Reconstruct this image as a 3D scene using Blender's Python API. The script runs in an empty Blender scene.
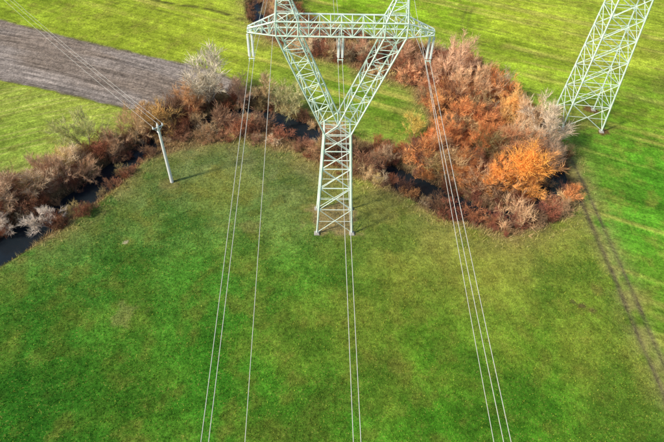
import bpy, math, random
import numpy as np
from mathutils import Vector, Matrix

random.seed(7)
RNG = np.random.default_rng(11)
SC = bpy.context.scene
# ------------------------------------------------------------------ camera
H = 57.0; PITCH = math.radians(45.9); ROLL = math.radians(2.0); FPX = 530.0
cam_d = bpy.data.cameras.new("camera"); cam = bpy.data.objects.new("camera", cam_d)
SC.collection.objects.link(cam); SC.camera = cam
cam_d.sensor_width = 36; cam_d.lens = FPX/664*36; cam_d.clip_end = 20000; cam_d.clip_start = 0.5
cam.matrix_world = Matrix.Translation((0, 0, H)) @ Matrix.Rotation(math.pi/2-PITCH, 4, 'X') @ Matrix.Rotation(ROLL, 4, 'Z')
M3 = np.array(cam.matrix_world.to_3x3())
def P(px, py, z=0.0):
    """map survey: location on the level z of a bearing taken from the drone"""
    d = M3 @ np.array([(px-332)/FPX, -(py-221)/FPX, -1.0])
    t = (z-H)/d[2]
    return np.array([d[0]*t, d[1]*t, z])
def G2(l): return np.array([P(a, b)[:2] for a, b in l])

# ------------------------------------------------------------------ helpers
def s2l(c):
    c = np.array(c, float)/255.0
    return np.where(c <= 0.04045, c/12.92, ((c+0.055)/1.055)**2.4)
TBL = RNG.random((256, 256))
def vn(x, y, s, seed=0):
    x = x/s+seed*17.3; y = y/s+seed*9.1
    xi = np.floor(x).astype(int); yi = np.floor(y).astype(int)
    fx = x-xi; fy = y-yi; fx = fx*fx*(3-2*fx); fy = fy*fy*(3-2*fy)
    a = TBL[xi & 255, yi & 255]; b = TBL[(xi+1) & 255, yi & 255]
    c = TBL[xi & 255, (yi+1) & 255]; d = TBL[(xi+1) & 255, (yi+1) & 255]
    return (a*(1-fx)+b*fx)*(1-fy)+(c*(1-fx)+d*fx)*fy
def fbm(x, y, s, seed=0, o=4):
    r = 0; a = 0.5; t = 0
    for i in range(o):
        ca, sa = math.cos(i*1.1+.4), math.sin(i*1.1+.4)
        r = r+a*vn(x*ca-y*sa, x*sa+y*ca, s/2**i, seed+i*3); t += a; a *= 0.55
    return r/t
def inpoly(x, y, poly):
    r = np.zeros(x.shape, bool); n = len(poly); j = n-1
    for i in range(n):
        xi, yi = poly[i]; xj, yj = poly[j]
        c = ((yi > y) != (yj > y)) & (x < (xj-xi)*(y-yi)/((yj-yi) if abs(yj-yi) > 1e-9 else 1e-9)+xi)
        r ^= c; j = i
    return r
def dline(x, y, pl):
    best = np.full(x.shape, 1e9)
    for i in range(len(pl)-1):
        ax, ay = pl[i]; bx, by = pl[i+1]; dx = bx-ax; dy = by-ay
        t = np.clip(((x-ax)*dx+(y-ay)*dy)/(dx*dx+dy*dy+1e-9), 0, 1)
        best = np.minimum(best, np.hypot(x-ax-t*dx, y-ay-t*dy))
    return best
def smooth(a, b, v):
    t = np.clip((v-a)/(b-a), 0, 1); return t*t*(3-2*t)
def catmull(pts, n=8):
    pts = np.array(pts, float); out = []
    Q = np.vstack([2*pts[0]-pts[1], pts, 2*pts[-1]-pts[-2]])
    for i in range(1, len(Q)-2):
        for k in range(n):
            t = k/n
            out.append(0.5*((2*Q[i])+(-Q[i-1]+Q[i+1])*t+(2*Q[i-1]-5*Q[i]+4*Q[i+1]-Q[i+2])*t*t+(-Q[i-1]+3*Q[i]-3*Q[i+1]+Q[i+2])*t**3))
    out.append(Q[-2]); return np.array(out)
def signed_poly(x, y, poly):
    d = dline(x, y, np.vstack([poly, poly[:1]]))
    return np.where(inpoly(x, y, poly), d, -d)

def mesh_obj(name, V, F, mats=(), midx=None, smooth_s=False, link=True, parent=None):
    me = bpy.data.meshes.new(name)
    if isinstance(F, np.ndarray):
        V = np.asarray(V, np.float32); n = F.shape[1]
        me.vertices.add(len(V)); me.vertices.foreach_set("co", V.ravel())
        me.loops.add(F.size); me.loops.foreach_set("vertex_index", F.ravel().astype(np.int32))
        me.polygons.add(len(F)); me.polygons.foreach_set("loop_start", np.arange(0, F.size, n, dtype=np.int32))
        me.update(calc_edges=True)
    else:
        me.from_pydata([tuple(v) for v in V], [], F); me.update()
    for m in mats: me.materials.append(m)
    if midx is not None: me.polygons.foreach_set("material_index", np.asarray(midx, np.int32))
    if smooth_s: me.polygons.foreach_set("use_smooth", np.ones(len(me.polygons), bool))
    ob = bpy.data.objects.new(name, me)
    if link: SC.collection.objects.link(ob)
    if parent: ob.parent = parent
    return ob
def set_col(me, name, C):
    at = me.color_attributes.new(name, 'FLOAT_COLOR', 'POINT')
    A = np.ones((len(C), 4), np.float32); A[:, :3] = C
    at.data.foreach_set("color", A.ravel())

def newmat(name, rough=0.8, spec=0.3):
    m = bpy.data.materials.new(name); m.use_nodes = True
    nt = m.node_tree; b = nt.nodes["Principled BSDF"]
    b.inputs["Roughness"].default_value = rough
    b.inputs["Specular IOR Level"].default_value = spec
    return m, nt, b
def N(nt, t, **k):
    n = nt.nodes.new(t)
    for a, v in k.items(): setattr(n, a, v)
    return n
def noise(nt, vec, scale, detail=4, rough=0.6):
    n = N(nt, 'ShaderNodeTexNoise'); n.inputs['Scale'].default_value = scale
    n.inputs['Detail'].default_value = detail; n.inputs['Roughness'].default_value = rough
    if vec is not None: nt.links.new(vec, n.inputs['Vector'])
    return n.outputs['Fac']
def mrange(nt, v, a, b, c, d):
    n = N(nt, 'ShaderNodeMapRange'); nt.links.new(v, n.inputs[0])
    for i, q in enumerate((a, b, c, d)): n.inputs[i+1].default_value = q
    return n.outputs[0]
def mth(nt, op, a, b):
    n = N(nt, 'ShaderNodeMath', operation=op)
    for i, q in enumerate((a, b)):
        if isinstance(q, (int, float)): n.inputs[i].default_value = q
        else: nt.links.new(q, n.inputs[i])
    return n.outputs[0]
def mixc(nt, f, a, b, bt='MIX'):
    n = N(nt, 'ShaderNodeMix', data_type='RGBA', blend_type=bt)
    for s, q in ((0, f), (6, a), (7, b)):
        if isinstance(q, (int, float)): n.inputs[s].default_value = q
        elif isinstance(q, (tuple, list)): n.inputs[s].default_value = (*q, 1)
        else: nt.links.new(q, n.inputs[s])
    return n.outputs[2]

# ------------------------------------------------------------------ site plan
creek = catmull(G2([(-90,300),(-30,262),(6,240),(28,226),(55,210),(92,186),(125,160),(160,134),(200,117),(240,113),(285,122),(325,139),(365,157),(405,178),(450,200),(492,213),(530,207),(553,186),(550,160),(527,135),(500,112),(470,92),(440,74),(405,64),(370,54),(330,44),(290,38),(262,20),(256,0),(250,-40)]))
lower = [(-120,330),(0,256),(60,230),(98,205),(125,180),(150,154),(180,147),(215,141),(250,141),(300,153),(330,168),(360,182),(390,190),(430,210),(470,228),(510,238),(550,225),(577,205)]
upper = [(579,190),(570,160),(558,135),(532,112),(490,80),(450,52),(400,42),(340,32),(305,20),(290,0),(292,-40),(236,-40),(246,0),(250,22),(270,42),(300,54),(340,64),(385,78),(412,88),(428,110),(432,136),(402,152),(370,145),(340,131),(300,110),(262,97),(230,94),(190,100),(155,117),(130,133),(100,146),(50,166),(0,188),(-120,236)]
belt = G2(lower+upper)
plough = G2([(-150,-24),(0,19),(60,35),(110,47),(160,58),(205,68),(240,82),(225,98),(190,102),(155,115),(120,107),(60,93),(0,80),(-150,50)])
lefttri = G2([(-150,52),(0,82),(60,95),(120,109),(150,118),(125,136),(100,148),(50,168),(0,190),(-150,250)])
near = G2([(-200,520),(-200,360)]+lower+[(592,215),(605,247),(622,285),(642,328),(664,376),(690,430),(720,520)])
track = catmull(G2([(560,150),(570,166),(582,190),(596,222),(612,258),(628,295),(646,338),(667,384),(700,460),(740,560)]))
track2 = catmull(G2([(478,-40),(472,0),(466,18),(463,34)]))
track3 = catmull(G2([(556,130),(600,124),(664,131),(760,150)]))
T0 = P(334, 221)[:2]
T1 = P(578, 119)[:2]

def creek_w(x, y):
    w = 0.95+0.8*vn(x, y, 7, 5)
    for (a, b, r, amt) in ((285, 120, 10, 1.6), (250, 113, 6, .8), (14, 236, 8, 1.5), (450, 200, 7, .8), (100, 180, 6, .8), (400, 176, 5, .5), (545, 195, 5, .4)):
        c = P(a, b); w = w+amt*np.exp(-((x-c[0])**2+(y-c[1])**2)/(r*r))
    return w
def height(x, y):
    dc = dline(x, y, creek); w = creek_w(x, y)
    z = -1.7*(1-smooth(w*0.6, w+2.2, dc))
    z = z+0.25*(fbm(x, y, 22, 2, 3)-0.5)+0.07*(fbm(x, y, 2.2, 4, 3)-0.5)
    d = dline(x, y, track); z = z-0.08*np.exp(-((d-0.85)/0.3)**2)
    return z, dc, w

# ------------------------------------------------------------------ ground grid
def axis(lo, hi, st, far):
    a = np.arange(lo, hi+st*.5, st); g = [st]; s = 0
    while s < far: g.append(g[-1]*1.35); s += g[-1]
    c = np.cumsum(g)
    return np.concatenate([(lo-c)[::-1], a, hi+c])
xs = axis(-105, 105, 0.32, 4000); ys = axis(14, 155, 0.32, 5000)
X, Y = np.meshgrid(xs, ys); nx = len(xs); ny = len(ys)
x = X.ravel(); y = Y.ravel()
z, dc, cw = height(x, y)

def field(pts, x, y, sig=9.0):
    num = np.zeros((len(x), 3)); den = np.zeros(len(x))+1e-30
    for a, b, c in pts:
        q = P(a, b); w = 1/(((x-q[0])**2+(y-q[1])**2)/(sig*sig)+0.45)**1.7
        num += w[:, None]*s2l(c); den += w
    return num/den[:, None]
near_pts = [(40,420,(44,106,22)),(150,420,(64,124,26)),(300,420,(54,122,20)),(430,420,(64,128,22)),(560,420,(66,128,22)),(640,430,(72,128,28)),
 (20,350,(50,114,26)),(120,350,(80,134,34)),(230,350,(48,116,18)),(330,340,(62,128,20)),(430,340,(86,136,26)),(540,350,(98,142,30)),(625,360,(102,138,40)),
 (20,290,(66,128,32)),(100,270,(66,126,34)),(200,270,(66,128,28)),(300,270,(72,130,28)),(400,275,(110,138,40)),(480,275,(138,146,52)),(560,290,(116,144,42)),(600,310,(108,142,38)),
 (80,240,(88,124,56)),(160,220,(88,124,54)),(230,210,(98,128,60)),(290,220,(110,130,64)),(380,220,(138,142,74)),(430,240,(144,144,66)),(520,255,(148,148,62)),(580,240,(130,146,52)),
 (150,180,(110,128,76)),(220,160,(116,128,80)),(290,175,(126,128,82)),(590,200,(114,146,44))]
far_pts = [(20,5,(140,164,36)),(100,20,(152,172,42)),(200,20,(162,182,44)),(230,50,(156,174,44)),(360,10,(132,174,30)),(440,10,(144,180,32)),(520,20,(168,186,46)),(600,50,(170,184,54)),
 (640,20,(158,180,48)),(520,60,(152,180,40)),(640,100,(134,170,38)),(350,90,(116,158,36)),(400,110,(110,150,36)),(310,85,(128,154,44)),(600,160,(98,156,32)),(650,180,(80,150,28)),(620,230,(82,148,30)),(655,280,(98,144,34)),(660,330,(106,144,36))]
tri_pts = [(10,95,(148,164,64)),(80,108,(156,170,64)),(20,140,(134,164,50)),(60,135,(146,166,64)),(10,165,(130,156,60))]
C = field(far_pts, x, y)
wob = 1.6*(fbm(x, y, 4, 31, 3)-0.5)*2
mN = smooth(-0.6, 0.6, signed_poly(x, y, near)+wob*0.4)[:, None]
C = C*(1-mN)+field(near_pts, x, y)*mN
mT = smooth(-0.3, 0.3, signed_poly(x, y, lefttri))[:, None]
C = C*(1-mT)+field(tri_pts, x, y)*mT
def ac(p, q, x, y):
    a = P(*p)[:2]; b = P(*q)[:2]; d = (b-a)/np.linalg.norm(b-a)
    return (x-a[0])*d[0]+(y-a[1])*d[1], -(x-a[0])*d[1]+(y-a[1])*d[0]
u1, v1 = ac((0, 50), (170, 88), x, y); v1 = v1+0.0022*(u1-20)**2
u2, v2 = ac((480, 30), (664, 72), x, y); v2 = v2+0.8*(fbm(x, y, 25, 17, 2)-.5)
u3, v3 = ac((0, 120), (100, 112), x, y); v3 = v3+0.006*(u3-30)**2
u4, v4 = ac((300, 260), (380, 440), x, y); v4 = v4+1.5*(fbm(x, y, 20, 18, 2)-.5)
isn = mN[:, 0]; ist = mT[:, 0]
far = (1-isn)*(1-ist)
st = (vn(u2/40, v2, 1.5, 3)-0.5)*0.4+(vn(u2/60, v2, 4.2, 8)-0.5)*0.5
C *= (1+far*st)[:, None]
yel = far*smooth(0.55, 0.85, vn(u2/60, v2, 1.3, 14))*0.6*smooth(.25, .55, fbm(x, y, 10, 21, 3))
C = C*(1-yel[:, None])+s2l((196, 190, 90))*yel[:, None]
for k in range(14):
    dd = np.abs(np.abs(v2-(-28+k*7.3))-.8); r = far*np.exp(-(dd/0.28)**2)*.5*smooth(.2, .5, vn(x, y, 7, 16))
    C = C*(1-r[:, None])+s2l((100, 112, 44))*r[:, None]
for k in range(7):
    dd = np.abs(np.abs(v3-(-9+k*4.1))-.7); r = ist*np.exp(-(dd/0.22)**2)*.45*smooth(.2, .5, vn(x, y, 5, 15))
    C = C*(1-r[:, None])+s2l((182, 174, 106))*r[:, None]
C *= (1+ist*(vn(u3/50, v3, 1.1, 4)-0.5)*0.4)[:, None]
C *= (1+isn*((vn(u4/40, v4, 2.2, 6)-0.5)*0.24))[:, None]
# meadow mottling
n1 = fbm(x, y, 12, 40, 5); n2 = fbm(x, y, 3.2, 50, 5); n3 = fbm(x, y, 0.9, 60, 2)
C *= (0.50+0.46*n1+0.66*n2)[:, None]*(0.76+0.48*n3)[:, None]
oliv = isn*smooth(0.42, 0.74, fbm(x, y, 10, 70, 6))*0.42
C = C*(1-oliv[:, None])+s2l((140, 142, 54))*oliv[:, None]
ol2 = smooth(0.5, 0.75, fbm(x, y, 2.2, 73, 4))*0.42
C = C*(1-ol2[:, None])+s2l((150, 146, 62))*ol2[:, None]*(0.65+.35*far[:, None])
dk = isn*smooth(0.45, 0.70, fbm(x, y, 5, 77, 6))*0.5
C = C*(1-dk[:, None])+s2l((38, 98, 16))*dk[:, None]
# dry margin along thicket and ground beneath it
sb = signed_poly(x, y, belt)
mar = np.exp(-np.clip(-sb, 0, None)/2.8)*smooth(0.3, 0.62, fbm(x, y, 2.5, 80, 4)+0.12)*0.8
C = C*(1-mar[:, None])+s2l((150, 134, 84))*mar[:, None]
mB = smooth(-1.0, 0.8, sb+wob)[:, None]
bn = fbm(x, y, 3, 90, 4)[:, None]
C = C*(1-mB)+(s2l((116, 90, 66))*bn*1.3+s2l((150, 134, 92))*(1-bn)*0.9)*mB
bank = (1-smooth(cw+0.2, cw+1.9, dc))[:, None]
C = C*(1-bank)+s2l((62, 52, 42))*bank
# ploughed land
sp = signed_poly(x, y, plough); mP = smooth(-0.25, 0.25, sp+0.9*(fbm(x, y, 2, 33, 3)-0.5))
mP *= (1-mB[:, 0])
fur = vn(u1/26, v1, 0.7, 22)-0.5; clod = vn(x, y, 0.5, 24)-.5
brn = smooth(.4, .7, fbm(u1/5, v1, 5, 28, 3))[:, None]*.6
pc = (s2l((150, 140, 132))*(1-brn)+s2l((128, 112, 96))*brn)*(1+0.35*fur+0.35*clod+0.35*(fbm(x, y, 6, 36, 4)-0.5)+0.3*(vn(u1/30, v1, 3, 27)-0.5))[:, None]
C = C*(1-mP[:, None])+pc*mP[:, None]
z = z+mP*(0.10*fur+.07*clod-0.05)
edge = np.exp(-((sp)/0.6)**2)*0.6*(1-mB[:, 0])*smooth(.2, .6, fbm(x, y, 2, 38, 3))
C = C*(1-edge[:, None])+s2l((98, 92, 52))*edge[:, None]
# wheel tracks
td = dline(x, y, track)
mid = (np.exp(-(td/2.2)**2)*0.65*smooth(.2, .6, fbm(x, y, 2.5, 43, 3)))[:, None]
C = C*(1-mid)+s2l((160, 152, 92))*mid
rut = np.exp(-((td-0.85)/0.34)**2)*(0.35+0.75*fbm(x, y, 2.4, 44, 3)); rut = np.clip(rut, 0, .85)[:, None]
C = C*(1-rut)+s2l((96, 84, 70))*rut
for tr, am, off in ((track2, .4, .7), (track3, .4, .8)):
    d = dline(x, y, tr); r = (np.exp(-((d-off)/0.35)**2)*am*smooth(.2, .6, fbm(x, y, 3, 47, 3)))[:, None]
    C = C*(1-r)+s2l((100, 100, 52))*r
for pl, am in (([(130,-6),(175,4),(215,10),(240,19)], .8), ([(300,66),(340,76),(380,100)], .15)):
    d = dline(x, y, catmull(G2(pl))); r = (np.exp(-(d/0.8)**2)*am*smooth(.25, .5, vn(x, y, 2, 12)))[:, None]
    C = C*(1-r)+s2l((74, 66, 40))*r
for (cx, cy, R, col, am) in [(T0[0], T0[1], 4.2, (150, 134, 92), .95), (T1[0], T1[1], 5.2, (130, 116, 62), .5)]+\
        [(T1[0]+a, T1[1]+b, 1.3, (112, 80, 52), .9) for a in (-3.4, 3.5) for b in (-3.4, 3.4)]+\
        [(*P(a, b)[:2], r, c, m) for a, b, r, c, m in ((582, 305, .9, (92, 78, 52), .85), (592, 310, .7, (104, 88, 56), .7), (574, 302, .6, (96, 84, 56), .7), (600, 291, 1.0, (120, 116, 56), .6), (126, 242, .35, (190, 180, 150), .9), (128, 312, 2.0, (130, 138, 74), .7), (480, 300, 2, (136, 138, 60), .4), (170, 184, 1.3, (126, 120, 74), .6), (400, 368, 1.2, (120, 124, 50), .4), (250, 226, 1.4, (130, 124, 72), .5))]:
    d = np.hypot(x-cx, y-cy)+(fbm(x, y, 1.5, 66, 3)-0.5)*R*1.6
    r = ((1-smooth(R*0.6, R*1.1, d))*am)[:, None]; C = C*(1-r)+s2l(col)*r
C = np.clip(C*1.06, 0.003, 0.9)
C = C*(1-0.03)+C.mean(1)[:, None]*0.03

idx = np.arange(nx*ny).reshape(ny, nx)
F = np.stack([idx[:-1, :-1], idx[:-1, 1:], idx[1:, 1:], idx[1:, :-1]], -1).reshape(-1, 4)
gm, nt, b = newmat("meadow_and_field_soil", 0.95, 0.1)
ca = N(nt, 'ShaderNodeVertexColor'); ca.layer_name = "Col"
geo = N(nt, 'ShaderNodeNewGeometry'); pos = geo.outputs['Position']
at = N(nt, 'ShaderNodeAttribute'); at.attribute_name = "plough"
af = N(nt, 'ShaderNodeAttribute'); af.attribute_name = "fuv"
aS = N(nt, 'ShaderNodeAttribute'); aS.attribute_name = "streak"
vm = N(nt, 'ShaderNodeVectorMath', operation='MULTIPLY'); nt.links.new(af.outputs['Vector'], vm.inputs[0]); vm.inputs[1].default_value = (0.045, 1.0, 1.0)
fs = noise(nt, vm.outputs[0], 1.15, 3, .65)
f1 = noise(nt, pos, 2.4, 5, .75); f2 = noise(nt, pos, 0.7, 3, .65); f3 = noise(nt, pos, 9.0, 2, .7)
m1 = mrange(nt, f1, .3, .7, .45, 1.55); m2 = mrange(nt, f2, .3, .7, .75, 1.25); m3 = mrange(nt, f3, .3, .7, .65, 1.35)
ms = mth(nt, 'ADD', 1.0, mth(nt, 'MULTIPLY', aS.outputs['Fac'], mrange(nt, fs, .32, .68, -1, 1)))
mm = mth(nt, 'MULTIPLY', mth(nt, 'MULTIPLY', mth(nt, 'MULTIPLY', m1, m2), m3), ms)
cc = N(nt, 'ShaderNodeVectorMath', operation='SCALE'); nt.links.new(ca.outputs[0], cc.inputs[0]); nt.links.new(mm, cc.inputs['Scale'])
sp_ = mrange(nt, noise(nt, pos, 4.2, 2, .5), .58, .70, 0, .7)
spk = mixc(nt, mth(nt, 'MULTIPLY', sp_, mrange(nt, f2, .42, .6, 0, 1)), cc.outputs[0], (0.36, 0.34, 0.08))
colr = mixc(nt, at.outputs['Fac'], spk, cc.outputs[0])
nt.links.new(colr, b.inputs['Base Color'])
bp = N(nt, 'ShaderNodeBump'); bp.inputs['Strength'].default_value = .8; bp.inputs['Distance'].default_value = .14
nt.links.new(f1, bp.inputs['Height']); nt.links.new(bp.outputs[0], b.inputs['Normal'])
ground = mesh_obj("ground", np.stack([x, y, z], 1), F, [gm], smooth_s=True)
set_col(ground.data, "Col", C)
pa = ground.data.attributes.new("plough", 'FLOAT', 'POINT'); pa.data.foreach_set("value", mP.astype(np.float32))
mp = mP > .5; mt = ist > .5; mn_ = isn > .5
U = np.where(mp, u1, np.where(mt, u3, np.where(mn_, u4, u2))); Vv = np.where(mp, v1, np.where(mt, v3, np.where(mn_, v4, v2)))
pa = ground.data.attributes.new("fuv", 'FLOAT_VECTOR', 'POINT'); pa.data.foreach_set("vector", np.stack([U, Vv, np.zeros_like(U)], 1).astype(np.float32).ravel())
sa_ = np.where(mp, .42, np.where(mt, .22, np.where(mn_, .09, .22)))*(1-mB[:, 0])
pa = ground.data.attributes.new("streak", 'FLOAT', 'POINT'); pa.data.foreach_set("value", sa_.astype(np.float32))

# water
wz = -1.02
lowv = (dc < cw+1.6)
sel = lowv[F].all(1)
Fw = F[sel]; uq, inv = np.unique(Fw.ravel(), return_inverse=True)
wm, nt, b = newmat("creek_water", 0.06, 0.5)
b.inputs['Base Color'].default_value = (0.016, 0.024, 0.032, 1); b.inputs['IOR'].default_value = 1.33
bp = N(nt, 'ShaderNodeBump'); bp.inputs['Strength'].default_value = .2; bp.inputs['Distance'].default_value = .1
gp = N(nt, 'ShaderNodeNewGeometry'); nt.links.new(noise(nt, gp.outputs['Position'], 1.5, 3), bp.inputs['Height']); nt.links.new(bp.outputs[0], b.inputs['Normal'])
mesh_obj("creek_water", np.stack([x[uq], y[uq], np.full(len(uq), wz)], 1), inv.reshape(-1, 4), [wm])

# ------------------------------------------------------------------ grass blades
def grass(name, poly, n, hmin, hmax, wmin, wmax, tint, gain=1.0, cond=None, fr=.16):
    lo = poly.min(0); hi = poly.max(0)
    gx = RNG.uniform(max(lo[0], -80), min(hi[0], 85), n); gy = RNG.uniform(max(lo[1], 20), min(hi[1], 130), n)
    k = inpoly(gx, gy, poly) & (dline(gx, gy, track) > 1.5)
    if cond is not None: k &= cond(gx, gy)
    gx = gx[k]; gy = gy[k]; n = len(gx)
    ix = np.clip(np.searchsorted(xs, gx), 0, nx-1); iy = np.clip(np.searchsorted(ys, gy), 0, ny-1)
    gi = iy*nx+ix; gz = z[gi]-0.02; col = C[gi]
    ok = gz > wz-.1; gx = gx[ok]; gy = gy[ok]; gz = gz[ok]; col = col[ok]
    nb = 4
    gx, gy, gz = (np.repeat(a, nb) for a in (gx, gy, gz)); col = np.repeat(col, nb, 0)
    m = len(gx); gx = gx+RNG.normal(0, .07, m); gy = gy+RNG.normal(0, .07, m)
    th = RNG.uniform(0, 2*math.pi, m); h = RNG.uniform(hmin, hmax, m); w = RNG.uniform(wmin, wmax, m)
    lean = RNG.uniform(.2, .9, m)*h; la = RNG.uniform(0, 2*math.pi, m)
    A = np.stack([gx-np.cos(th)*w/2, gy-np.sin(th)*w/2, gz], 1); B = np.stack([gx+np.cos(th)*w/2, gy+np.sin(th)*w/2, gz], 1)
    T = np.stack([gx+np.cos(la)*lean, gy+np.sin(la)*lean, gz+h], 1)
    V = np.stack([A, B, T], 1).reshape(-1, 3); Fg = np.arange(3*m).reshape(-1, 3)
    var = RNG.uniform(.75, 1.5, m)[:, None]
    tt = (RNG.random(m) < fr)[:, None]*0.6
    cg = np.clip((col*(1-tt)+s2l(tint)*tt)*var*gain, 0, .8)
    o = mesh_obj(name, V, Fg, [grm]); set_col(o.data, "Col", np.repeat(cg, 3, 0)); return o
grm, nt, b = newmat("grass_blade", 0.8, 0.2)
ca = N(nt, 'ShaderNodeVertexColor'); ca.layer_name = "Col"; nt.links.new(ca.outputs[0], b.inputs['Base Color'])
grass("meadow_grass", near, 90000, .06, .22, .03, .08, (180, 176, 70), 1.35)
grass("dry_grass_margin", np.array([[-80, 30], [80, 30], [80, 130], [-80, 130]]), 120000, .2, .7, .03, .08, (206, 182, 126), 1.35,
      cond=lambda a, c: (lambda s: (s > -2.6) & (s < 3.5) & (RNG.random(len(a)) < np.exp(-np.abs(s)/1.9)))(signed_poly(a, c, belt)), fr=.5)
grass("thicket_undergrowth", belt, 90000, .3, 1.0, .03, .08, (196, 160, 118), 1.3, fr=.45)

# ------------------------------------------------------------------ plants
def twig_mat(name):
    m, nt, b = newmat(name, 0.85, 0.15)
    oi = N(nt, 'ShaderNodeObjectInfo'); tc = N(nt, 'ShaderNodeTexCoord')
    n1 = noise(nt, tc.outputs['Object'], 1.1, 2); n2 = noise(nt, tc.outputs['Object'], 9, 1)
    k = mth(nt, 'MULTIPLY', mrange(nt, n1, .3, .7, .6, 1.4), mrange(nt, n2, .3, .7, .7, 1.3))
    s = N(nt, 'ShaderNodeVectorMath', operation='SCALE'); nt.links.new(oi.outputs['Color'], s.inputs[0]); nt.links.new(k, s.inputs['Scale'])
    nt.links.new(s.outputs[0], b.inputs['Base Color'])
    return m
TW = twig_mat("twigs_and_buds")
BK, nt, b = newmat("bark", 0.9, 0.1)
oi = N(nt, 'ShaderNodeObjectInfo'); tc = N(nt, 'ShaderNodeTexCoord')
bb = mixc(nt, 0.55, oi.outputs['Color'], (0.32, 0.28, 0.22))
ss = N(nt, 'ShaderNodeVectorMath', operation='SCALE'); nt.links.new(bb, ss.inputs[0]); nt.links.new(mrange(nt, noise(nt, tc.outputs['Object'], 6, 2), .3, .7, .6, 1.3), ss.inputs['Scale'])
nt.links.new(ss.outputs[0], b.inputs['Base Color'])

def rdir(d, ang):
    r = Vector((random.gauss(0, 1), random.gauss(0, 1), random.gauss(0, 1)))
    r = (r-d*r.dot(d)).normalized()
    return (d*math.cos(ang)+r*math.sin(ang)).normalized()
class Plant:
    def __init__(s): s.V = []; s.F = []; s.T = []; s.L = []
    def tube(s, p, q, r0, r1):
        d = (q-p).normalized(); a = d.orthogonal().normalized(); c = d.cross(a); b0 = len(s.V); n = 4 if r0 > .05 else 3
        for (pt, r) in ((p, r0), (q, r1)):
            for i in range(n):
                t = 2*math.pi*i/n; s.V.append(tuple(pt+(a*math.cos(t)+c*math.sin(t))*r))
        for i in range(n): s.F.append((b0+i, b0+(i+1) % n, b0+n+(i+1) % n, b0+n+i))
    def grow(s, p, d, L, r, lvl, par):
        seg = 3; up = par['up']; q = p; pts = []
        for i in range(seg):
            d2 = (rdir(d, random.uniform(.05, par['bend']))+Vector((0, 0, up))).normalized()
            q2 = q+d2*(L/seg); r2 = r*(0.78 if i < seg-1 else .6)
            s.tube(q, q2, r, r2); pts.append((q, q2, d2, r2)); q = q2; d = d2; r = r2
        if lvl >= par['lv']:
            for k in range(par['tw']):
                a, b_, dd, _ = random.choice(pts); t = random.random(); o = a.lerp(b_, t)
                td = (rdir(dd, random.uniform(.25, 1.0))+Vector((0, 0, par['tup']))).normalized()
                tl = random.uniform(.5, 1.2)*par['tl']
                s.T.append((o, td, tl))
                for j in range(par['lf']):
                    s.L.append(o+td*tl*random.uniform(.3, 1.05)+Vector([random.gauss(0, .06) for _ in range(3)]))
            return
        for k in range(par['br'][lvl]):
            i = random.choices(range(seg), weights=(.35, 1, 1))[0]; a, b_, dd, rr = pts[i]; o = a.lerp(b_, random.random())
            s.grow(o, rdir(dd, random.uniform(.35, par['spread'])), L*random.uniform(.45, .72), rr*.55, lvl+1, par)
        s.grow(q, d, L*.6, r*.9, lvl+1, par)
    def build(s, name, tw, ls):
        V = np.array(s.V); T = s.T; n = len(T)
        O = np.array([t[0] for t in T]); D = np.array([t[1] for t in T]); Ln = np.array([t[2] for t in T])
        R = RNG.normal(size=(n, 3)); S = np.cross(D, R); S /= np.linalg.norm(S, axis=1)[:, None]+1e-9
        w = RNG.uniform(.6, 1.3, n)[:, None]*tw
        bendv = RNG.normal(0, .12, (n, 3))*Ln[:, None]
        mid = O+D*Ln[:, None]*.55+bendv*.5
        tip = O+D*Ln[:, None]+bendv
        TV = np.stack([O-S*w/2, O+S*w/2, mid+S*w/2.6, tip, mid-S*w/2.6], 1).reshape(-1, 3)
        b0 = len(V); faces = list(s.F); mi = [0]*len(faces)
        for i in range(n):
            a = b0+5*i; faces.append((a, a+1, a+2, a+4)); faces.append((a+4, a+2, a+3)); mi += [1, 1]
        AV = [V, TV]
        if s.L:
            Lp = np.array(s.L); m = len(Lp); A = RNG.normal(size=(m, 3)); A /= np.linalg.norm(A, axis=1)[:, None]
            B = np.cross(A, RNG.normal(size=(m, 3))); B /= np.linalg.norm(B, axis=1)[:, None]
            sz = RNG.uniform(.5, 1.2, m)[:, None]*ls
            AV.append(np.stack([Lp-A*sz, Lp+B*sz*.5, Lp+A*sz, Lp-B*sz*.5], 1).reshape(-1, 3)); b1 = b0+5*n
            for i in range(m): faces.append((b1+4*i, b1+4*i+1, b1+4*i+2, b1+4*i+3)); mi.append(1)
        AVs = np.vstack(AV)
        o = mesh_obj(name, AVs, faces, [BK, TW], mi, link=False)
        return o.data, float(np.percentile(AVs[:, 2], 99)), float(np.percentile(np.hypot(AVs[:, 0], AVs[:, 1]), 95))*2, n

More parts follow.
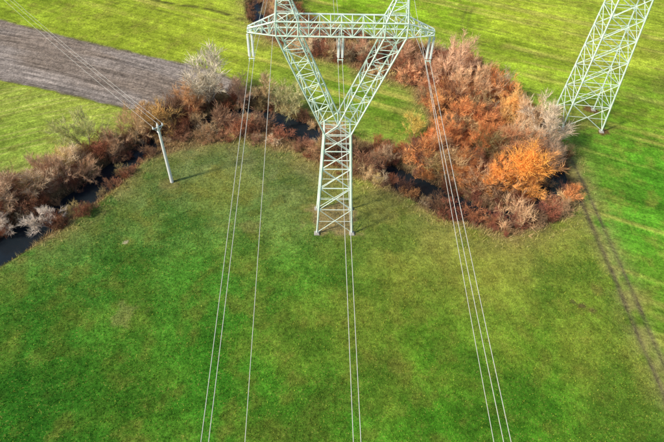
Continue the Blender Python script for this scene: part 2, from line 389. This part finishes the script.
def mk_tree(seed, lf=1, tw=.045, wide=1.0, ls=.07, twn=9):
    random.seed(seed); p = Plant(); par = dict(up=.10, bend=.28, lv=3, tw=twn, tl=.9, tup=.25, spread=.95*wide, lf=lf)
    ns = random.choice((1, 2, 3))
    for i in range(ns):
        a = random.uniform(0, 6.28)+i*2.1; d = Vector((math.cos(a)*.2*ns*wide, math.sin(a)*.2*ns*wide, 1)).normalized()
        par['br'] = [6, 5, 4] if ns == 1 else ([5, 4, 3] if ns == 2 else [4, 3, 3])
        p.grow(Vector((random.uniform(-.2, .2), random.uniform(-.2, .2), -.2)), d, 3.6, .2 if ns == 1 else .13, 0, par)
    return p.build("tree_%d" % seed, tw, ls)
def mk_shrub(seed, lf=1, tw=.035, ls=.05, up=.05):
    random.seed(seed); p = Plant(); par = dict(up=up, bend=.35, lv=2, tw=8, tl=.65, tup=.15, br=[3, 3], spread=.9, lf=lf)
    for i in range(10):
        a = random.uniform(0, 6.28); t = random.uniform(.1, 1.0)
        d = Vector((math.cos(a)*t, math.sin(a)*t, 1)).normalized()
        p.grow(Vector((random.gauss(0, .25), random.gauss(0, .25), -.15)), d, random.uniform(1.0, 1.7), .035, 0, par)
    return p.build("shrub_%d" % seed, tw, ls)
trees_b = [mk_tree(100+i, lf=0, tw=.032, twn=15) for i in range(4)]
trees_l = [mk_tree(200+i, lf=2, tw=.036, wide=1.15, ls=.055) for i in range(4)]
shr = [mk_shrub(300+i, lf=0, tw=.027) for i in range(6)]+[mk_shrub(320+i, lf=1, ls=.04, tw=.027) for i in range(2)]

def hz(a, b):
    r = height(np.array([a]), np.array([b])); return float(r[0][0])
def place(name, tree, px, py, hgt, wid, col, k=1.0):
    me, th, tw_, _ = tree
    q = P(px, py)
    o = bpy.data.objects.new(name, me); SC.collection.objects.link(o)
    o.location = (q[0], q[1], max(hz(q[0], q[1]), -.9)-.05); o.rotation_euler = (0, 0, random.uniform(0, 6.28))
    o.scale = (wid/tw_, wid/tw_, hgt/th); c = s2l(col)*k; o.color = (*[float(v) for v in c], 1); return o
random.seed(5)
ORG = (242, 172, 86); PAL = (230, 192, 150); GRY = (208, 198, 178); PIN = (228, 190, 158); RUST = (206, 134, 84)
TR = [("bare_tree", 'b', 214, 104, 11.5, 10, GRY), ("bare_tree", 'b', 238, 106, 6.5, 6, (204, 172, 146)), ("autumn_tree", 'l', 172, 130, 7.5, 8, (206, 168, 106)), ("autumn_tree", 'b', 190, 116, 7, 7, (204, 160, 116)),
 ("willow_tree", 'b', 290, 110, 8, 8.5, (198, 192, 142)), ("willow_tree", 'b', 268, 103, 6.5, 7, (192, 170, 130)),
 ("willow_tree", 'b', 90, 150, 8, 8.5, (190, 188, 132)), ("bare_tree", 'b', 133, 140, 7, 7, (204, 174, 134)), ("bare_tree", 'b', 112, 158, 6, 6, (196, 164, 132)), ("bare_tree", 'b', 150, 128, 6, 6, (200, 166, 124)),
 ("bare_tree", 'b', 450, 92, 10.5, 11, PIN), ("bare_tree", 'b', 474, 104, 9.5, 9.5, PAL), ("bare_tree", 'b', 424, 82, 7, 7.5, (210, 166, 134)), ("autumn_tree", 'l', 440, 118, 6, 6.5, (226, 168, 108)), ("autumn_tree", 'b', 462, 128, 7, 7.5, (222, 154, 98)),
 ("autumn_tree", 'l', 498, 126, 8, 7.5, (240, 192, 120)), ("autumn_tree", 'l', 517, 126, 7.5, 6.5, (240, 198, 130)), ("bare_tree", 'b', 538, 152, 10.5, 10, (224, 206, 182)), ("bare_tree", 'b', 554, 172, 7, 7, (212, 182, 154)), ("bare_tree", 'b', 525, 140, 8.5, 8, (226, 194, 156)),
 ("autumn_tree", 'l', 508, 203, 9.5, 11.5, ORG), ("autumn_tree", 'b', 482, 192, 7.5, 8.5, (242, 174, 100)), ("autumn_tree", 'l', 532, 196, 6.5, 6, (236, 174, 100)), ("autumn_tree", 'b', 450, 152, 7, 8, (222, 156, 100)), ("autumn_tree", 'b', 478, 156, 7, 8, (220, 148, 92)),
 ("autumn_tree", 'l', 416, 140, 5.5, 6, (212, 188, 98)), ("bare_tree", 'b', 438, 164, 5.5, 6.5, (210, 164, 116)), ("autumn_tree", 'b', 460, 180, 5.5, 6.5, (214, 150, 92)), ("bare_tree", 'b', 506, 158, 7.5, 8.5, (226, 176, 130)), ("bare_tree", 'b', 528, 174, 7, 7.5, (228, 174, 120)),
 ("bare_tree", 'b', 20, 205, 6.5, 7, (196, 166, 138)), ("bare_tree", 'b', 62, 186, 6.5, 7, (192, 158, 130)), ("bare_tree", 'b', -8, 212, 6, 7, (190, 160, 132)), ("bare_tree", 'b', 40, 196, 5.5, 6, (204, 180, 150)), ("bare_tree", 'b', 84, 176, 5, 6, (196, 160, 128)), ("bare_tree", 'b', 304, 44, 6, 7, (200, 162, 134)), ("bare_tree", 'b', 276, 24, 7, 7, (192, 156, 128)), ("bare_tree", 'b', 405, 64, 6.5, 7, (204, 162, 130)),
 ("bare_tree", 'b', 385, 162, 5, 5.5, (190, 162, 130)), ("bare_tree", 'b', 48, 222, 4, 6, (222, 208, 194)), ("bare_tree", 'b', 8, 226, 3.6, 4.5, (206, 190, 174)), ("bare_tree", 'b', 362, 60, 5.5, 6, (196, 152, 122)), ("bare_tree", 'b', 335, 136, 4.5, 5, (198, 170, 134))]
for (nm, k, a, b_, hh_, ww_, c) in TR:
    place(nm, random.choice(trees_b if k == 'b' else trees_l), a, b_, hh_*random.uniform(.92, 1.05), ww_, c, 1.2)
thick = bpy.data.objects.new("riverside_shrub_thicket", None); SC.collection.objects.link(thick)
cand = RNG.uniform((-85, 40), (60, 140), (16000, 2))
sbv = signed_poly(cand[:, 0], cand[:, 1], belt); hh, dcc, cww = height(cand[:, 0], cand[:, 1])
gap = fbm(cand[:, 0], cand[:, 1], 5, 61, 3)-.5; g2 = fbm(cand[:, 0], cand[:, 1], 3, 64, 3)
keep = (sbv+3.5*gap > 0.2) & (dcc > np.maximum(cww-.35, .6)) & (g2 > .36)
pts = cand[keep]; hk = hh[keep]; sk = sbv[keep]; dk_ = (dcc-cww)[keep]
cols_l = [(160, 118, 92), (146, 108, 84), (180, 142, 106), (136, 106, 84), (196, 170, 130), (170, 152, 110), (208, 188, 156), (150, 98, 72), (186, 166, 112), (154, 102, 78), (128, 92, 76)]
cols_r = [(210, 146, 92), (192, 130, 88), (164, 112, 84), (150, 100, 78), (218, 162, 106), (206, 158, 120), (204, 176, 130), (156, 94, 68)]
cells = {}; cnt = 0
Rr = P(500, 140)[:2]; LowC = P(500, 232)[:2]
for (a, b_), h_, s_, dk1 in zip(pts, hk, sk, dk_):
    key = (int(a//1.6), int(b_//1.6))
    if key in cells: continue
    cells[key] = 1
    right = math.hypot(a-Rr[0], (b_-Rr[1])*.8) < 23
    s = (random.uniform(.45, 1.0) if random.random() < .75 else random.uniform(1.0, 1.45))*(1.12 if right else 1.05)*(0.6 if s_ < 1.2 else 1)
    if dk1 < 1.2: s *= .75
    c = random.choice(cols_r if right and random.random() < .7 else cols_l)
    nz = float(vn(np.array([a]), np.array([b_]), 7, 92)[0])
    lowfront = math.hypot(a-LowC[0], (b_-LowC[1])*1.3) < 13
    if lowfront: c = random.choice([(152, 96, 76), (136, 88, 72), (172, 116, 82), (186, 152, 118), (140, 108, 84)])
    c = s2l(c)*(.75+.6*nz)*random.uniform(.75, 1.35)*1.15
    o = bpy.data.objects.new("shrub", random.choice(shr)[0]); SC.collection.objects.link(o); o.parent = thick
    o.location = (a, b_, max(h_, -1.0)-.05); o.rotation_euler = (random.gauss(0, .12), random.gauss(0, .12), random.uniform(0, 6.28)); o.scale = (s*1.15, s*1.15, s*random.uniform(.85, 1.4))
    o.color = (*[float(v) for v in c], 1); cnt += 1
print("shrubs", cnt)

# ------------------------------------------------------------------ steel towers
sm, nt, b = newmat("painted_galvanised_steel", 0.45, 0.5)
tc = N(nt, 'ShaderNodeNewGeometry')
nt.links.new(mixc(nt, mrange(nt, noise(nt, tc.outputs['Position'], 1.2, 3), .35, .65, 0, 1), (0.58, 0.74, 0.66), (0.76, 0.87, 0.81)), b.inputs['Base Color'])
cm, nt, b = newmat("concrete", 0.85, 0.2)
tc = N(nt, 'ShaderNodeNewGeometry')
nt.links.new(mixc(nt, noise(nt, tc.outputs['Position'], 3, 5), (0.36, 0.35, 0.31), (0.5, 0.49, 0.45)), b.inputs['Base Color'])
pm, nt, b = newmat("whitewashed_concrete", 0.8, 0.2)
tc = N(nt, 'ShaderNodeNewGeometry')
nt.links.new(mixc(nt, noise(nt, tc.outputs['Position'], 2, 5), (0.72, 0.74, 0.74), (0.84, 0.86, 0.86)), b.inputs['Base Color'])
im, nt, b = newmat("insulator_porcelain", 0.25, 0.5)
tc = N(nt, 'ShaderNodeNewGeometry')
nt.links.new(mixc(nt, noise(nt, tc.outputs['Position'], 4, 2), (0.72, 0.78, 0.77), (0.82, 0.86, 0.85)), b.inputs['Base Color'])
am, nt, b = newmat("aluminium_conductor", 0.4, 0.5)
tc = N(nt, 'ShaderNodeNewGeometry')
nt.links.new(mixc(nt, noise(nt, tc.outputs['Position'], .5, 2), (0.58, 0.59, 0.55), (0.76, 0.76, 0.71)), b.inputs['Base Color'])

class Bars:
    def __init__(s): s.V = []; s.F = []
    def bar(s, p, q, w):
        p = Vector(p); q = Vector(q)
        if (q-p).length < 1e-4: return
        d = (q-p).normalized(); a = d.orthogonal().normalized(); c = d.cross(a); n = len(s.V)
        for pt in (p, q):
            for i, j in ((-1, -1), (1, -1), (1, 1), (-1, 1)): s.V.append(tuple(pt+a*(i*w/2)+c*(j*w/2)))
        for i in range(4): s.F.append((n+i, n+(i+1) % 4, n+4+(i+1) % 4, n+4+i))
        s.F.append((n+3, n+2, n+1, n)); s.F.append((n+4, n+5, n+6, n+7))
    def lerp(s, a, b, t): return tuple(a[i]+(b[i]-a[i])*t for i in range(3))
    def face(s, a0, a1, b0, b1, n, w, x=False, horiz=True):
        for i in range(n):
            t0 = i/n; t1 = (i+1)/n
            A0 = s.lerp(a0, a1, t0); A1 = s.lerp(a0, a1, t1); B0 = s.lerp(b0, b1, t0); B1 = s.lerp(b0, b1, t1)
            if x: s.bar(A0, B1, w); s.bar(B0, A1, w)
            elif i % 2: s.bar(A0, B1, w)
            else: s.bar(B0, A1, w)
            if horiz: s.bar(A1, B1, w)
    def obj(s, name, mat, parent): return mesh_obj(name, s.V, s.F, [mat], parent=parent)

def footings(name, h, parent):
    V = []; Fc = []
    for sx in (-1, 1):
        for sy in (-1, 1):
            n = len(V)
            for (r, zz) in ((.42, -.5), (.38, .1), (.26, .3)):
                for i, j in ((-1, -1), (1, -1), (1, 1), (-1, 1)): V.append((sx*h+i*r, sy*h+j*r, zz))
            for k in (0, 4):
                for i in range(4): Fc.append((n+k+i, n+k+(i+1) % 4, n+k+4+(i+1) % 4, n+k+4+i))
            Fc.append((n+8, n+9, n+10, n+11))
    return mesh_obj(name, V, Fc, [cm], parent=parent)

def body(B, levels, wl, wb):
    corners = lambda L: [(sx*L[1], sy*L[2], L[0]) for sx, sy in ((-1, -1), (1, -1), (1, 1), (-1, 1))]
    for L0, L1 in zip(levels[:-1], levels[1:]):
        c0 = corners(L0); c1 = corners(L1)
        for i in range(4):
            B.bar(c0[i], c1[i], wl); j = (i+1) % 4
            B.bar(c0[i], c1[j], wb); B.bar(c0[j], c1[i], wb); B.bar(c1[i], c1[j], wb)
            m0 = B.lerp(c0[i], c1[i], .5); m1 = B.lerp(c0[j], c1[j], .5); xm = B.lerp(c0[i], c1[j], .5)
            B.bar(m0, xm, wb*.7); B.bar(m1, xm, wb*.7)
        B.bar(c1[0], c1[2], wb*.8)

tw = bpy.data.objects.new("transmission_tower", None); SC.collection.objects.link(tw)
tz = hz(T0[0], T0[1]); tw.location = (T0[0], T0[1], tz); tw.rotation_euler = (0, 0, math.radians(2.3))
B = Bars()
body(B, [(0.25, 2.55, 2.55), (4.6, 2.3, 2.25), (8.4, 2.1, 2.0), (11.7, 1.93, 1.8), (14.5, 1.78, 1.62), (17.0, 1.65, 1.45)], .19, .085)
ZB = 29.7; ZT = 31.3; yb = 1.0; XO = 7.1; XI = 4.7; XE = 10.2
for sx in (-1, 1):
    for sy in (-1, 1):
        o0 = (sx*1.65, sy*1.45, 17.0); o1 = (sx*XO, sy*yb, ZB); i0 = (0, sy*1.4, 18.4); i1 = (sx*XI, sy*yb, ZB)
        B.bar(o0, o1, .16); B.bar(i0, i1, .14); B.face(o0, o1, i0, i1, 8, .075)
        B.bar(o0, i0, .12)
    B.face((sx*1.65, -1.45, 17.0), (sx*XO, -yb, ZB), (sx*1.65, 1.45, 17.0), (sx*XO, yb, ZB), 7, .07)
    B.face((0, -1.4, 18.4), (sx*XI, -yb, ZB), (0, 1.4, 18.4), (sx*XI, yb, ZB), 6, .07)
B.bar((0, -1.4, 18.4), (0, 1.4, 18.4), .12)
for sy in (-1, 1):
    y_ = sy*yb
    B.bar((-XO, y_, ZB), (XO, y_, ZB), .15); B.bar((-XO, y_, ZT), (XO, y_, ZT), .15)
    B.face((-XO, y_, ZB), (XO, y_, ZB), (-XO, y_, ZT), (XO, y_, ZT), 12, .07)
    for sx in (-1, 1):
        B.bar((sx*XO, y_, ZB), (sx*XE, sy*.28, ZB), .13); B.bar((sx*XO, y_, ZT), (sx*XE, sy*.28, ZB+.45), .13)
        B.face((sx*XO, y_, ZB), (sx*XE, sy*.28, ZB), (sx*XO, y_, ZT), (sx*XE, sy*.28, ZB+.45), 4, .07)
        B.bar((sx*XO, y_, ZB), (sx*XO, y_, ZT), .12)
        B.bar((sx*XI, y_, ZB), (sx*XI, y_, ZT), .12)
for z_ in (ZB, ZT):
    B.face((-XO, -yb, z_), (XO, -yb, z_), (-XO, yb, z_), (XO, yb, z_), 12, .07)
    B.bar((-XO, -yb, z_), (-XO, yb, z_), .1)
for sx in (-1, 1):
    B.face((sx*XO, -yb, ZB), (sx*XE, -.28, ZB), (sx*XO, yb, ZB), (sx*XE, .28, ZB), 4, .07)
    B.face((sx*XO, -yb, ZT), (sx*XE, -.28, ZB+.45), (sx*XO, yb, ZT), (sx*XE, .28, ZB+.45), 4, .07)
    tip = (sx*6.7, 0, 36.2)
    base = [(sx*XO, -yb, ZT), (sx*XO, yb, ZT), (sx*XI, yb, ZT), (sx*XI, -yb, ZT)]
    for q in base: B.bar(q, tip, .12)
    for i in range(4):
        B.face(base[i], B.lerp(base[i], tip, .85), base[(i+1) % 4], B.lerp(base[(i+1) % 4], tip, .85), 4, .06)
B.obj("lattice", sm, tw); footings("footings", 2.56, tw)

def insulator(name, parent, x0, y0, ztop, L):
    V = []; Fc = []; n = 10
    for off in (-.22, .22):
        prof = [(.04, 0)]
        k = 16
        for i in range(k):
            zz = -.25-(L-.6)*i/k; prof += [(.05, zz), (.17, zz-.05), (.06, zz-.09)]
        prof += [(.04, -L+.3), (.04, -L+.12)]
        b0 = len(V)
        for r, zz in prof:
            for j in range(n):
                t = 2*math.pi*j/n; V.append((x0+off+r*math.cos(t), y0+r*math.sin(t), ztop+zz))
        for a in range(len(prof)-1):
            for j in range(n): Fc.append((b0+a*n+j, b0+a*n+(j+1) % n, b0+(a+1)*n+(j+1) % n, b0+(a+1)*n+j))
    mesh_obj(name, V, Fc, [im], parent=parent)
    Bh = Bars(); zl = ztop-L
    Bh.bar((x0-.34, y0, zl+.12), (x0+.34, y0, zl+.12), .1); Bh.bar((x0-.3, y0, ztop), (x0+.3, y0, ztop), .1)
    for s in (-.25, .25): Bh.bar((x0+s, y0-.3, zl), (x0+s, y0+.3, zl), .08); Bh.bar((x0+s, y0, zl), (x0+s, y0, zl+.12), .05)
    Bh.obj(name+"_clamp", sm, parent)
LI = 3.3
for k, x0 in enumerate((-XE+.15, 0, XE-.15)):
    insulator("insulator_string_%d" % (k+1), tw, x0, 0, ZB-.08, LI)

t2 = bpy.data.objects.new("transmission_tower", None); SC.collection.objects.link(t2)
t2.location = (T1[0], T1[1], hz(T1[0], T1[1])); t2.rotation_euler = (0, 0, math.radians(-6))
B = Bars(); lv = []; zz = [.25, 5, 9.4, 13.4, 17.1, 20.6, 23.8, 26.8]
for q in zz: lv.append((q, 3.5-(q/26.8)*1.2, 3.5-(q/26.8)*1.2))
body(B, lv, .22, .1)
hb = lv[-1][1]
top = [(q, hb*(1-(q-26.8)/16*.7), hb*(1-(q-26.8)/16*.7)) for q in (26.8, 29.6, 32.4, 35.2, 38)]
body(B, top, .18, .09)
for za, ln in ((27.0, 9.5), (33.0, 7.0)):
    hw = 2.0 if za < 30 else 1.5
    for sx in (-1, 1):
        for sy in (-1, 1):
            B.bar((sx*hw, sy*hw, za), (sx*ln, 0, za+.2), .14); B.bar((sx*hw, sy*hw, za+2.3), (sx*ln, 0, za+.3), .12)
            B.face((sx*hw, sy*hw, za), (sx*ln, 0, za+.2), (sx*hw, sy*hw, za+2.3), (sx*ln, 0, za+.3), 5, .07)
        B.face((sx*hw, -hw, za), (sx*ln, -.05, za+.2), (sx*hw, hw, za), (sx*ln, .05, za+.2), 5, .07)
B.obj("lattice", sm, t2); footings("footings", 3.5, t2)

# ------------------------------------------------------------------ wires
def wire_mesh(lines, r, name, mat, parent=None):
    V = []; Fc = []
    for pl in lines:
        b0 = len(V); n = 6
        for i, p in enumerate(pl):
            p = Vector(p); d = (Vector(pl[min(i+1, len(pl)-1)])-Vector(pl[max(i-1, 0)])).normalized()
            a = d.cross(Vector((0, 0, 1))).normalized(); c = a.cross(d)
            for j in range(n):
                t = 2*math.pi*j/n; V.append(tuple(p+(a*math.cos(t)+c*math.sin(t))*r))
        for i in range(len(pl)-1):
            for j in range(n): Fc.append((b0+i*n+j, b0+i*n+(j+1) % n, b0+(i+1)*n+(j+1) % n, b0+(i+1)*n+j))
    return mesh_obj(name, V, Fc, [mat], smooth_s=True, parent=parent)
def span(p, q, sag, n=70):
    p = Vector(p); q = Vector(q); out = []
    for i in range(n+1):
        t = i/n; v = p.lerp(q, t); v.z -= 4*sag*t*(1-t); out.append(tuple(v))
    return out
tm = Matrix.Translation((T0[0], T0[1], tz)) @ Matrix.Rotation(math.radians(2.6), 4, 'Z')
cond = []; ew = []
for x0 in (-XE+.15, 0, XE-.15):
    for s in (-.25, .25):
        a = tm @ Vector((x0+s, 0, ZB-.08-LI))
        cond.append(span(a, tm @ Vector((x0*.98+s, -340, ZB-.08-LI)), 10.8))
        cond.append(span(a, tm @ Vector((x0+s, 330, ZB-.08-LI)), 9.5))
for x0, xe in ((-6.7, -5.0), (6.7, 7.0)):
    a = tm @ Vector((x0, 0, 36.2))
    ew.append(span(a, tm @ Vector((xe, -340, 36.2)), 16.5)); ew.append(span(a, tm @ Vector((x0, 330, 36.2)), 7.5))
wire_mesh(cond, .026, "power_line_conductors", am)
wire_mesh(ew, .018, "earth_wires", am)

# ------------------------------------------------------------------ small concrete pole
pb = P(172, 182); pz = hz(pb[0], pb[1]); PH = 11.0
pole = bpy.data.objects.new("utility_pole", None); SC.collection.objects.link(pole); pole.location = (pb[0], pb[1], pz)
far_pt = P(8, -4, 9.0)
d = Vector((far_pt[0]-pb[0], far_pt[1]-pb[1], 0)).normalized(); side = Vector((-d.y, d.x, 0))
V = []; Fc = []; n = 12
rings = [(.28, -.4), (.27, 0), (.18, PH), (.10, PH+.05), (.0, PH+.06)]
for r, q in rings:
    for j in range(n): V.append((r*math.cos(j*2*math.pi/n), r*math.sin(j*2*math.pi/n), q))
for a in range(len(rings)-1):
    for j in range(n): Fc.append((a*n+j, a*n+(j+1) % n, (a+1)*n+(j+1) % n, (a+1)*n+j))
mesh_obj("shaft", V, Fc, [pm], parent=pole)
B = Bars()
B.bar(side*-.85+Vector((0, 0, PH-.35)), side*.85+Vector((0, 0, PH-.35)), .13)
B.bar(side*-.7+Vector((0, 0, PH-.35)), Vector((0, 0, PH-1.2)), .06); B.bar(side*.7+Vector((0, 0, PH-.35)), Vector((0, 0, PH-1.2)), .06)
B.bar(d*-.15+Vector((0, 0, PH-1.3)), d*.35+Vector((0, 0, PH-1.3)), .3)
B.obj("crossarm", pm, pole)
V = []; Fc = []
wl = []
for s in (-.75, 0, .75):
    base = side*s+Vector((0, 0, PH-.28 if s else PH+.05)); b0 = len(V)
    prof = [(.03, 0), (.12, .06), (.06, .11), (.13, .16), (.06, .21), (.1, .26), (.04, .34), (0.0, .35)]
    for r, q in prof:
        for j in range(8): V.append((base.x+r*math.cos(j*math.pi/4), base.y+r*math.sin(j*math.pi/4), base.z+q))
    for a in range(len(prof)-1):
        for j in range(8): Fc.append((b0+a*8+j, b0+a*8+(j+1) % 8, b0+(a+1)*8+(j+1) % 8, b0+(a+1)*8+j))
    st_ = Vector((pb[0], pb[1], pz))+base+Vector((0, 0, .3))
    wl.append(span(st_, st_+d*160, 3.2, 40))
mesh_obj("pin_insulators", V, Fc, [im], parent=pole)
wire_mesh(wl, .02, "overhead_line_wires", am)

# ------------------------------------------------------------------ light
az = math.radians(-118); el = math.radians(38)
S = Vector((math.sin(az)*math.cos(el), math.cos(az)*math.cos(el), math.sin(el)))
sd = bpy.data.lights.new("sun", 'SUN'); sd.energy = 4.1; sd.angle = math.radians(6); sd.color = (1, .89, .72)
so = bpy.data.objects.new("sun", sd); SC.collection.objects.link(so); so.rotation_euler = S.to_track_quat('Z', 'Y').to_euler()
w = bpy.data.worlds.new("World"); SC.world = w; w.use_nodes = True; nt = w.node_tree
sky = nt.nodes.new('ShaderNodeTexSky'); sky.sky_type = 'NISHITA'; sky.sun_disc = False; sky.sun_elevation = el; sky.sun_rotation = az
nt.links.new(sky.outputs[0], nt.nodes['Background'].inputs[0]); nt.nodes['Background'].inputs[1].default_value = 0.12
SC.view_settings.view_transform = 'Standard'; SC.view_settings.look = 'None'; SC.view_settings.exposure = 0
